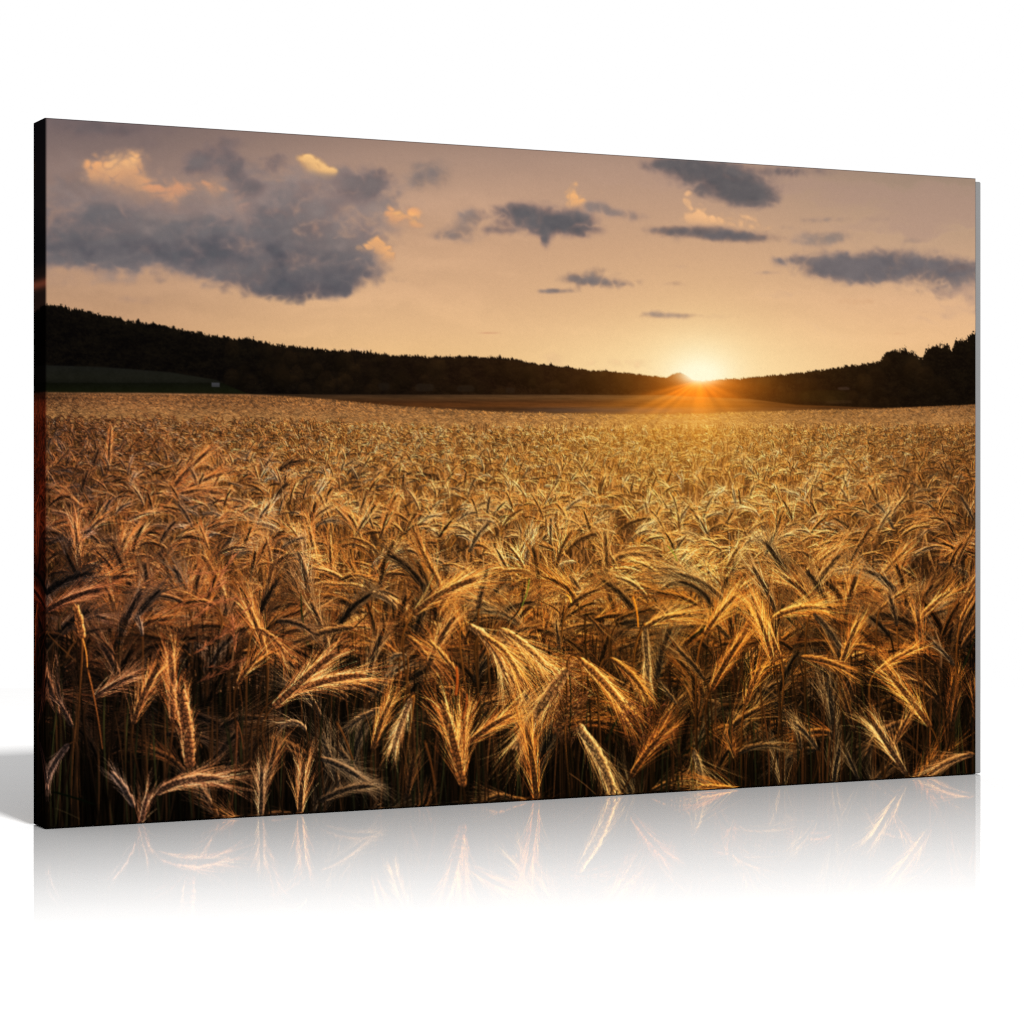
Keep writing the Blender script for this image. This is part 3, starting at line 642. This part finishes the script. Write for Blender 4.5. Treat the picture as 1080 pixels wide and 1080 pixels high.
def paint_front(ink):
    r = np.random.RandomState(9)
    # wall of stalks below the nearest ears
    for layer in range(7):
        n = 420
        x0 = r.uniform(25, 1050, n); y1 = r.uniform(780, 960, n)
        y0 = r.uniform(610, 720, n) + layer * 8
        lean = r.randn(n) * 9
        k = r.rand(n)
        c = np.where((k < .5)[:, None], np.array([42, 26, 13.]), np.where((k < .75)[:, None], np.array([104, 58, 23.]), np.where((k < .9)[:, None], np.array([78, 66, 26.]), np.array([158, 92, 38.]))))
        c = c * (r.uniform(.5, 1.1, n) * (.42 + .085 * layer) * (1 - .25 * np.abs(x0 - 600) / 500))[:, None]
        draw_lines(ink, x0 + lean, y0, x0, y1, r.randn(n) * 3, r.uniform(.6, 1.8, n), c, .28, fadein=2.2, soft=3.)
        # ears hanging among them, deeper ones darker
        n = 64
        bx = r.uniform(30, 1050, n); by = r.uniform(622, 690, n) + layer * r.uniform(0, 24, n)
        o = np.argsort(by); bx, by = bx[o], by[o]
        sg = np.where(r.rand(n) < .5, -1., 1.)
        up = r.rand(n) < .24
        a0 = -np.pi / 2 + sg * np.where(up, r.uniform(0, .6, n), r.uniform(.3, 1.8, n)); a1 = a0 + sg * np.where(up, r.uniform(0, .4, n), r.uniform(.3, 1.2, n))
        lum = tone(bx, by)[0] * (.42 + .66 * r.rand(n) ** 1.3) * np.interp(by, [600, 700, 800], [1, .8, .6])
        L = r.uniform(38, 64, n)
        draw_ears(ink, bx, by, a0, a1, L, L * r.uniform(.10, .128, n), L * r.uniform(.7, 1.2, n), r.uniform(.16, .42, n), lum, np.clip(r.rand(n) ** 2.4 * .9, 0, .9), r.randint(1 << 30),
                  nk=12, stem=(r.randn(n) * 16, r.uniform(120, 240, n), r.uniform(1.2, 2.0, n)), step=.26)
        q = 34
        lx, ly = r.uniform(30, 1050, q), r.uniform(660, 850, q)
        la = -np.pi / 2 + r.randn(q) * .9; ll = r.uniform(30, 80, q)
        lc = np.where((r.rand(q) < .5)[:, None], np.array([120, 74, 34.]), np.where((r.rand(q) < .5)[:, None], np.array([58, 62, 24.]), np.array([150, 104, 62.]))) * (r.uniform(.35, .9, q) * (.5 + .08 * layer))[:, None]
        draw_lines(ink, lx, ly, lx + np.cos(la) * ll, ly + np.sin(la) * ll * .8, r.randn(q) * 9, r.uniform(1.6, 4.2, q), lc, .26, .95, .85)
    # shorter plants whose ears hang near the foot of the picture
    n = 54
    bx = r.uniform(30, 1050, n); by = r.uniform(715, 890, n); o = np.argsort(by); bx, by = bx[o], by[o]
    sg = np.where(r.rand(n) < .5, -1., 1.); up = r.rand(n) < .4
    a0 = -np.pi / 2 + sg * np.where(up, r.uniform(0, .5, n), r.uniform(.3, 2.2, n)); a1 = a0 + sg * np.where(up, r.uniform(0, .4, n), r.uniform(.4, 1.4, n))
    L = r.uniform(38, 62, n)
    for q in np.array_split(np.arange(n), 3):
        draw_ears(ink, bx[q], by[q], a0[q], a1[q], L[q], L[q] * .125, L[q] * r.uniform(.7, 1.2, len(q)), r.uniform(.2, .45, len(q)), .34 + .42 * r.rand(len(q)), np.clip(r.rand(len(q)) ** 1.3, 0, .9), r.randint(1 << 30),
                  nk=12, stem=(r.randn(len(q)) * 12, r.uniform(90, 180, len(q)), r.uniform(1.2, 2.0, len(q))), step=.26)
        m = 60
        ux = r.uniform(30, 1050, m); uc = np.where((r.rand(m) < .4)[:, None], np.array([120, 112, 50.]), np.array([184, 112, 50.])) * r.uniform(.45, .95, m)[:, None]
        draw_lines(ink, ux + r.randn(m) * 10, r.uniform(690, 770, m), ux, np.full(m, 900.), r.randn(m) * 5, r.uniform(.9, 1.9, m), uc, .26, fadein=2.5, soft=3.)
    # the ears one can point at, far ones first
    draw_heroes(ink, 640, 2000)
    panicle(ink, 598, 738, 24, 44, 210, 5, (236, 146, 80), 1.05)
    panicle(ink, 686, 772, 30, 32, 80, 6, (226, 124, 70), .85)
    panicle(ink, 664, 752, 12, 14, 50, 7, (206, 120, 76), .8)
    for k, (x0, y0, x1, y1, b) in enumerate(((185, 640, 262, 632, 1.), (200, 655, 232, 636, .9), (204, 690, 252, 660, .95), (230, 672, 262, 642, .8), (208, 720, 244, 702, .8),
                                             (214, 704, 256, 696, .8), (196, 604, 238, 602, 1.05), (226, 622, 246, 588, .9), (248, 688, 246, 655, .9), (206, 634, 236, 616, .9))):
        spikelets(ink, x0, y0, x1, y1, b, 40 + k)                   # dry loose grass with reddish spikelets
    e = lambda v: np.array([v], float)
    for (x0, y0, x1, y1, w, c) in ((600.5, 712, 600.5, 772, 1.1, (30, 36, 16)), (86.5, 672, 92, 704, 1.6, (200, 118, 46)), (92, 704, 108, 790, 1.6, (170, 96, 40)), (250, 760, 244, 850, 1.4, (170, 96, 48)), (249, 759, 256, 790, 1.4, (150, 84, 40)),
                                   (354, 760, 372, 802, 2.6, (150, 90, 36)), (447, 780, 458, 828, 2.6, (150, 86, 30)), (599, 815, 628, 838, 1.0, (220, 150, 80)), (480, 735, 481, 703, 3.2, (176, 84, 26)), (487, 760, 492, 732, 2.4, (176, 90, 34)),
                                   (667, 628, 673, 662, 2.0, (196, 106, 24)), (597, 627, 602, 636, 2.4, (230, 140, 40)), (57, 852, 84, 864, 1.4, (150, 120, 66)), (56, 835, 98, 848, 7., (14, 26, 8)), (703, 575, 714, 592, 1.2, (96, 110, 30)), (558, 610, 550, 640, 1.2, (84, 96, 30))):
        draw_lines(ink, e(x0), e(y0), e(x1), e(y1), e(1.5), e(w), np.array([c], float) * 1.25, .24, .9, .35)

def draw_heroes(ink, y0, y1):
    r = np.random.RandomState(int(y0))
    for k, hrow in sorted(enumerate(HEROES), key=lambda q: max(q[1][1], q[1][3])):
        bx, by, tx, ty, bend, lum, grey, awn, spr = hrow[:9]
        low = by
        if not (y0 <= low < y1) or lum == 0: continue
        wmul = hrow[9] if len(hrow) > 9 else 1.
        hue = np.array(hrow[10]) ** .25 if len(hrow) > 10 else None
        ch = np.hypot(tx - bx, ty - by); ca = np.arctan2(ty - by, tx - bx); b = np.radians(bend)
        L = ch * (abs(b) / 2 / np.sin(abs(b) / 2) if abs(b) > .05 else 1)
        e = lambda v: np.array([v], float)
        s = max(4, by - 420)
        sl = .42 * s if by < 610 else max(70., 905 - by)
        draw_ears(ink, e(bx), e(by), e(ca - b / 2), e(ca + b / 2), e(L), e(L * .116 * wmul + .4), e(awn), e(spr), e(lum), e(grey), 1000 + k,
                  nk=int(np.clip(L / 5.0, 7, 18)), stem=(e(r.uniform(-.06, .06) * s), e(sl), e(max(.4, min(1.8, .010 * s)))), step=.24, hue=hue, hero=True)

def panicle(ink, cx, cy, rx, ry, n, seed, c, lum):
    """loose head of fine seeds on hair-thin branches"""
    r = np.random.RandomState(seed)
    th = r.uniform(0, 2 * np.pi, n); q = np.sqrt(r.rand(n))
    x, y = cx + rx * q * np.cos(th), cy + ry * q * np.sin(th)
    ax, ay = cx + (x - cx) * .45 + r.randn(n), y + ry * .25
    base = np.array(c, float)[None, :] * r.uniform(.5, 1.1, n)[:, None] * lum
    draw_lines(ink, ax, ay, x, y, r.randn(n), np.full(n, .4), base * .75, .3, .55)
    d = r.uniform(-1.2, .4, n); l = r.uniform(2., 4.6, n)
    draw_lines(ink, x, y, x + np.cos(d) * l, y + np.sin(d) * l, r.randn(n) * .3, np.full(n, 1.1), np.clip(base * r.uniform(.9, 1.5, n)[:, None], 0, 255), .3, .85)

def spikelets(ink, x0, y0, x1, y1, lum, seed):
    r = np.random.RandomState(seed)
    n = int(np.hypot(x1 - x0, y1 - y0) / 1.6)
    t = np.linspace(0, 1, n); bow = np.sin(np.pi * t) * r.uniform(-3, 3)
    x, y = x0 + (x1 - x0) * t, y0 + (y1 - y0) * t + bow
    a = np.arctan2(y1 - y0, x1 - x0) + r.randn(n) * .28
    l = r.uniform(6, 11, n)
    c = np.array([214, 124, 74.])[None, :] * (lum * r.uniform(.6, 1.15, n))[:, None]
    draw_lines(ink, x, y, x + np.cos(a) * l, y + np.sin(a) * l, r.randn(n) * .4, r.uniform(.6, 1.6, n), np.clip(c, 0, 255), .3, .9, .7)

def paint_light(img, px, py):
    """lens glow and sun star of the printed photograph"""
    dx, dy = px - SUN[0], py - 401
    r = np.hypot(dx, dy)
    th = np.arctan2(dy, dx)
    rays = np.zeros_like(px)
    for a, w, s, ln in ((8, 8, .4, 60), (27, 6, .45, 62), (44, 8, .5, 60), (66, 7, .4, 52), (82, 9, .6, 55), (99, 9, .6, 58), (119, 8, .5, 62), (133, 6, .6, 95), (145, 4.0, .8, 125), (154, 3.2, .75, 140), (163, 3.2, .5, 110)):
        d_ = np.abs(np.degrees(th) - a)
        rays += s * np.exp(-(d_ / (w * 1.25)) ** 2) * np.exp(-(r / (ln * 1.25)) ** 1.6)
    rays *= (dy > -2)
    glow = np.exp(-(r / 52) ** 1.25)
    halo = np.exp(-(r / 165) ** 1.25)
    base = img / 255.
    add = glow[..., None] * np.array([.95, .50, .10]) * .85 + rays[..., None] * np.array([.80, .42, .08]) * .50 + halo[..., None] * np.array([.34, .17, .02]) * .62
    below = np.maximum(sstep(-10, 6, dy), sstep(-1, 1.5, py - np.interp(px, *zip(*TREETOP))))
    add = add * (.35 + .65 * below)[..., None]
    out = 1 - (1 - base) * (1 - np.clip(add, 0, 1))
    core = np.exp(-(np.hypot(dx / 2.0, dy + 6) / 10) ** 2.2)
    out = out + (np.array([1., .985, .86]) - out) * np.clip(core * 1.25, 0, 1)[..., None]
    spread_ = np.exp(-(np.hypot(dx, (dy + 6) * 1.5) / 33) ** 1.8) * (1 - sstep(-4, 10, dy)) * (.15 + .85 * sstep(1.2, -1.2, py - np.interp(px, *zip(*TREETOP))))
    out = out + (np.array([1., .975, .84]) - out) * (spread_ * .8)[..., None]
    return out * 255

def paint_print():
    img, px, py = paint_backdrop()
    ink = Ink(img)
    paint_field(ink)
    paint_front(ink)
    img = ink.result()
    # darkroom grade of the crop: richer colour and deeper shadows
    fld = sstep(0, 8, py - np.interp(px, *zip(*FIELDTOP)))[..., None]
    x = img / 255.
    g_ = x @ np.array([.35, .5, .15]); x = g_[..., None] + (x - g_[..., None]) * (.95 - .12 * sstep(560, 800, py) * sstep(760, 300, px))[..., None]
    x = np.clip(x, 0, 1); x = x + (.26 + .52 * sstep(540, 680, py))[..., None] * x * (1 - x) * (2 * x - .60)
    img = img * (1 - fld) + np.clip(x, 0, 1) * 255 * fld
    img = paint_light(img, px, py)
    g = fnoise(PH, PW, .6, 91)                      # printing grain
    img = img * (1 + .007 * g)[..., None]
    return np.clip(img, 0, 255), px, py, ink.n

# ------------------------------------------------------------------ canvas print
LIGHT = 2.26                                # light that falls on the cloth: ink reflectance = printed tone / LIGHT

def ink_material():
    m, nt, p = new_mat('printed_canvas')
    a = node(nt, 'ShaderNodeVertexColor', layer_name='ink')
    nt.links.new(a.outputs['Color'], p.inputs['Base Color'])
    p.inputs['Roughness'].default_value = 0.8
    p.inputs['Specular IOR Level'].default_value = 0.0
    tc = node(nt, 'ShaderNodeTexCoord')
    nz = node(nt, 'ShaderNodeTexNoise'); nz.inputs['Scale'].default_value = 900; nz.inputs['Detail'].default_value = 2
    nt.links.new(tc.outputs['Object'], nz.inputs['Vector'])
    b = node(nt, 'ShaderNodeBump'); b.inputs['Strength'].default_value = 0.05; b.inputs['Distance'].default_value = 0.0004
    nt.links.new(nz.outputs['Fac'], b.inputs['Height'])
    nt.links.new(b.outputs['Normal'], p.inputs['Normal'])
    return m

def to_ink(rgb):
    c = np.clip(rgb / 255.0, 0, 1)
    lin = np.where(c <= 0.04045, c / 12.92, ((c + 0.055) / 1.055) ** 2.4)
    return np.clip(lin / LIGHT, 0, 0.95)

def grid_mesh(name, co, rgb):
    """co (rows, cols, 3) metres, rgb (rows, cols, 3) printed tone -> one sheet with ink colours"""
    h, w = co.shape[:2]
    me = bpy.data.meshes.new(name)
    idx = np.arange(h * w, dtype=np.int32).reshape(h, w)
    quads = np.stack([idx[:-1, :-1], idx[:-1, 1:], idx[1:, 1:], idx[1:, :-1]], -1).reshape(-1, 4)
    nf = len(quads)
    me.vertices.add(h * w); me.loops.add(nf * 4); me.polygons.add(nf)
    me.vertices.foreach_set('co', co.astype(np.float32).ravel())
    me.loops.foreach_set('vertex_index', quads.ravel())
    me.polygons.foreach_set('loop_start', np.arange(0, nf * 4, 4, dtype=np.int32))
    me.polygons.foreach_set('loop_total', np.full(nf, 4, np.int32))
    me.polygons.foreach_set('use_smooth', np.ones(nf, bool))
    at_ = me.color_attributes.new('ink', 'FLOAT_COLOR', 'POINT')
    c4 = np.ones((h * w, 4), np.float32); c4[:, :3] = to_ink(rgb).reshape(-1, 3)
    at_.data.foreach_set('color', c4.ravel())
    me.update(); me.validate()
    return me

def bilinear(img, y, x):
    x = np.clip(x, 0, img.shape[1] - 1.001); y = np.clip(y, 0, img.shape[0] - 1.001)
    i, j = y.astype(int), x.astype(int); fy, fx = (y - i)[..., None], (x - j)[..., None]
    return (img[i, j] * (1 - fx) + img[i, j + 1] * fx) * (1 - fy) + (img[i + 1, j] * (1 - fx) + img[i + 1, j + 1] * fx) * fy

def build_canvas():
    pic = paint_print()[0]
    root = bpy.data.objects.new('canvas_print', None)
    root.empty_display_size = 0.1
    root.location = (P0[0] + U[0] * W / 2, P0[1] + U[1] * W / 2, 0.0)
    root.rotation_euler = (0, 0, math.atan2(U[1], U[0]))       # local X along the picture, -Y out of it
    COL.objects.link(root)
    root['label'] = 'wide canvas print of a golden cereal field at sunset, standing on glossy white floor'
    root['category'] = 'canvas print'
    mat = ink_material()
    R, Z0 = 0.0018, 0.0006                                     # soft fold at the rim; cloth just clears the floor
    # front sheet, local X -W/2..W/2, Z up
    nx, nz = PW, PH
    X = np.linspace(-W / 2 + R, W / 2 - R, nx); Z = np.linspace(H - R, Z0 + R, nz)
    gx, gz = np.meshgrid(X, Z)
    co = np.stack([gx, np.zeros_like(gx), gz], -1)
    rgb = bilinear(pic, (H - gz) / H * PH - .5, (gx + W / 2) / W * PW - .5)
    link_mesh('printed_picture', grid_mesh('printed_picture', co, rgb), mat, root)
    # the four turned edges: a rounded fold, then the side of the stretcher
    t = np.concatenate([np.linspace(0, np.pi / 2, 6), np.full(40, np.pi / 2)])
    ins = R - R * np.sin(t)                                    # distance in from the outer face
    dep = R - R * np.cos(t)
    dep[6:] = np.linspace(R, T, 41)[1:]
    run = np.concatenate([np.linspace(0, 2 * R, 6), dep[6:] + R])
    def edge(kind):
        horiz = kind in ('top', 'bottom')
        n = 500
        a = np.linspace(0, 1, n)[:, None]; o = np.ones_like(a)
        i_, d_ = ins[None, :], dep[None, :]
        L0, L1 = -W / 2, W / 2
        if horiz:
            x = (L0 + i_) + (W - 2 * i_) * a
            z = (H - i_) * o if kind == 'top' else (Z0 + i_) * o
            prow = (run[None, :] * o) / H * PH if kind == 'top' else PH - 1 - (run[None, :] * o) / H * PH
            pcol = (x + W / 2) / W * PW
        else:
            z = (Z0 + i_) + (H - Z0 - 2 * i_) * a
            x = (L0 + i_) * o if kind == 'left' else (L1 - i_) * o
            pcol = (run[None, :] * o) / W * PW if kind == 'left' else PW - 1 - (run[None, :] * o) / W * PW
            prow = (H - z) / H * PH
        c = np.stack([x, d_ * o, z], -1)
        col = bilinear(pic, prow + 0 * pcol, pcol + 0 * prow)
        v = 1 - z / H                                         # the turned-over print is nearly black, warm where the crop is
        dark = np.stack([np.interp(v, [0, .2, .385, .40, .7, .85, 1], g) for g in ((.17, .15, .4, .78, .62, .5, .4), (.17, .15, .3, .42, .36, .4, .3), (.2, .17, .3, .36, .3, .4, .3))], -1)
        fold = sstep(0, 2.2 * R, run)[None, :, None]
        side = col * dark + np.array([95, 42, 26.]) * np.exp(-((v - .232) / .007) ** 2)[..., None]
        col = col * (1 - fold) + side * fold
        if kind in ('left', 'bottom'):
            c, col = c[::-1] if kind == 'left' else c, col[::-1] if kind == 'left' else col
        o_ = link_mesh('wrapped_edge', grid_mesh('wrapped_edge', c, col), mat, root)
    for k in ('left', 'right', 'top', 'bottom'): edge(k)
    # pale softwood bars the cloth is stretched over, seen from behind
    wood, nt, p = new_mat('softwood')
    nz_ = node(nt, 'ShaderNodeTexNoise'); nz_.inputs['Scale'].default_value = 14
    tc = node(nt, 'ShaderNodeTexCoord'); mp = node(nt, 'ShaderNodeMapping'); mp.inputs['Scale'].default_value = (1, 6, 12)
    nt.links.new(tc.outputs['Object'], mp.inputs['Vector']); nt.links.new(mp.outputs['Vector'], nz_.inputs['Vector'])
    cr = node(nt, 'ShaderNodeValToRGB')
    cr.color_ramp.elements[0].color = (.42, .29, .16, 1); cr.color_ramp.elements[1].color = (.58, .43, .26, 1)
    nt.links.new(nz_.outputs['Fac'], cr.inputs['Fac']); nt.links.new(cr.outputs['Color'], p.inputs['Base Color'])
    p.inputs['Roughness'].default_value = .65
    def boxes(name, m, lst):
        bm = bmesh.new()
        for (x0, x1, y0, y1, z0, z1) in lst:
            g = bmesh.ops.create_cube(bm, size=1)
            for v in g['verts']:
                v.co = ((x0 + x1) / 2 + v.co.x * (x1 - x0), (y0 + y1) / 2 + v.co.y * (y1 - y0), (z0 + z1) / 2 + v.co.z * (z1 - z0))
        bmesh.ops.bevel(bm, geom=bm.edges[:], offset=.0008, segments=2, affect='EDGES')
        me = bpy.data.meshes.new(name); bm.to_mesh(me); bm.free()
        return link_mesh(name, me, m, root)
    g, w = .0025, .042
    boxes('stretcher_frame', wood, [(-W / 2 + g, -W / 2 + w, .004, T - .001, .003, H - g), (W / 2 - w, W / 2 - g, .004, T - .001, .003, H - g),
                                    (-W / 2 + w + .0002, W / 2 - w - .0002, .004, T - .001, H - w, H - g), (-W / 2 + w + .0002, W / 2 - w - .0002, .004, T - .001, .003, w)])
    grey, nt, p = new_mat('edge_shadow_grey')
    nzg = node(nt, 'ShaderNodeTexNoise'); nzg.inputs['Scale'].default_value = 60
    mr = node(nt, 'ShaderNodeMapRange'); mr.inputs['To Min'].default_value, mr.inputs['To Max'].default_value = EDGE_SHADOW - .01, EDGE_SHADOW + .01
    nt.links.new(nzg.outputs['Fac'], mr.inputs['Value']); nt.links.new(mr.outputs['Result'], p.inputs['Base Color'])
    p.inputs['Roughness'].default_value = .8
    b = boxes('edge_shadow_strip', grey, [(W / 2 + .0003, W / 2 + .0080, .0030, T - .001, .0008, H - .0030)])  # added strip: its grey colour stands in for a drop shadow on the right
    b['label'] = 'added pale grey strip, the drop shadow along the right side'

EDGE_SHADOW = 0.115
build_canvas()
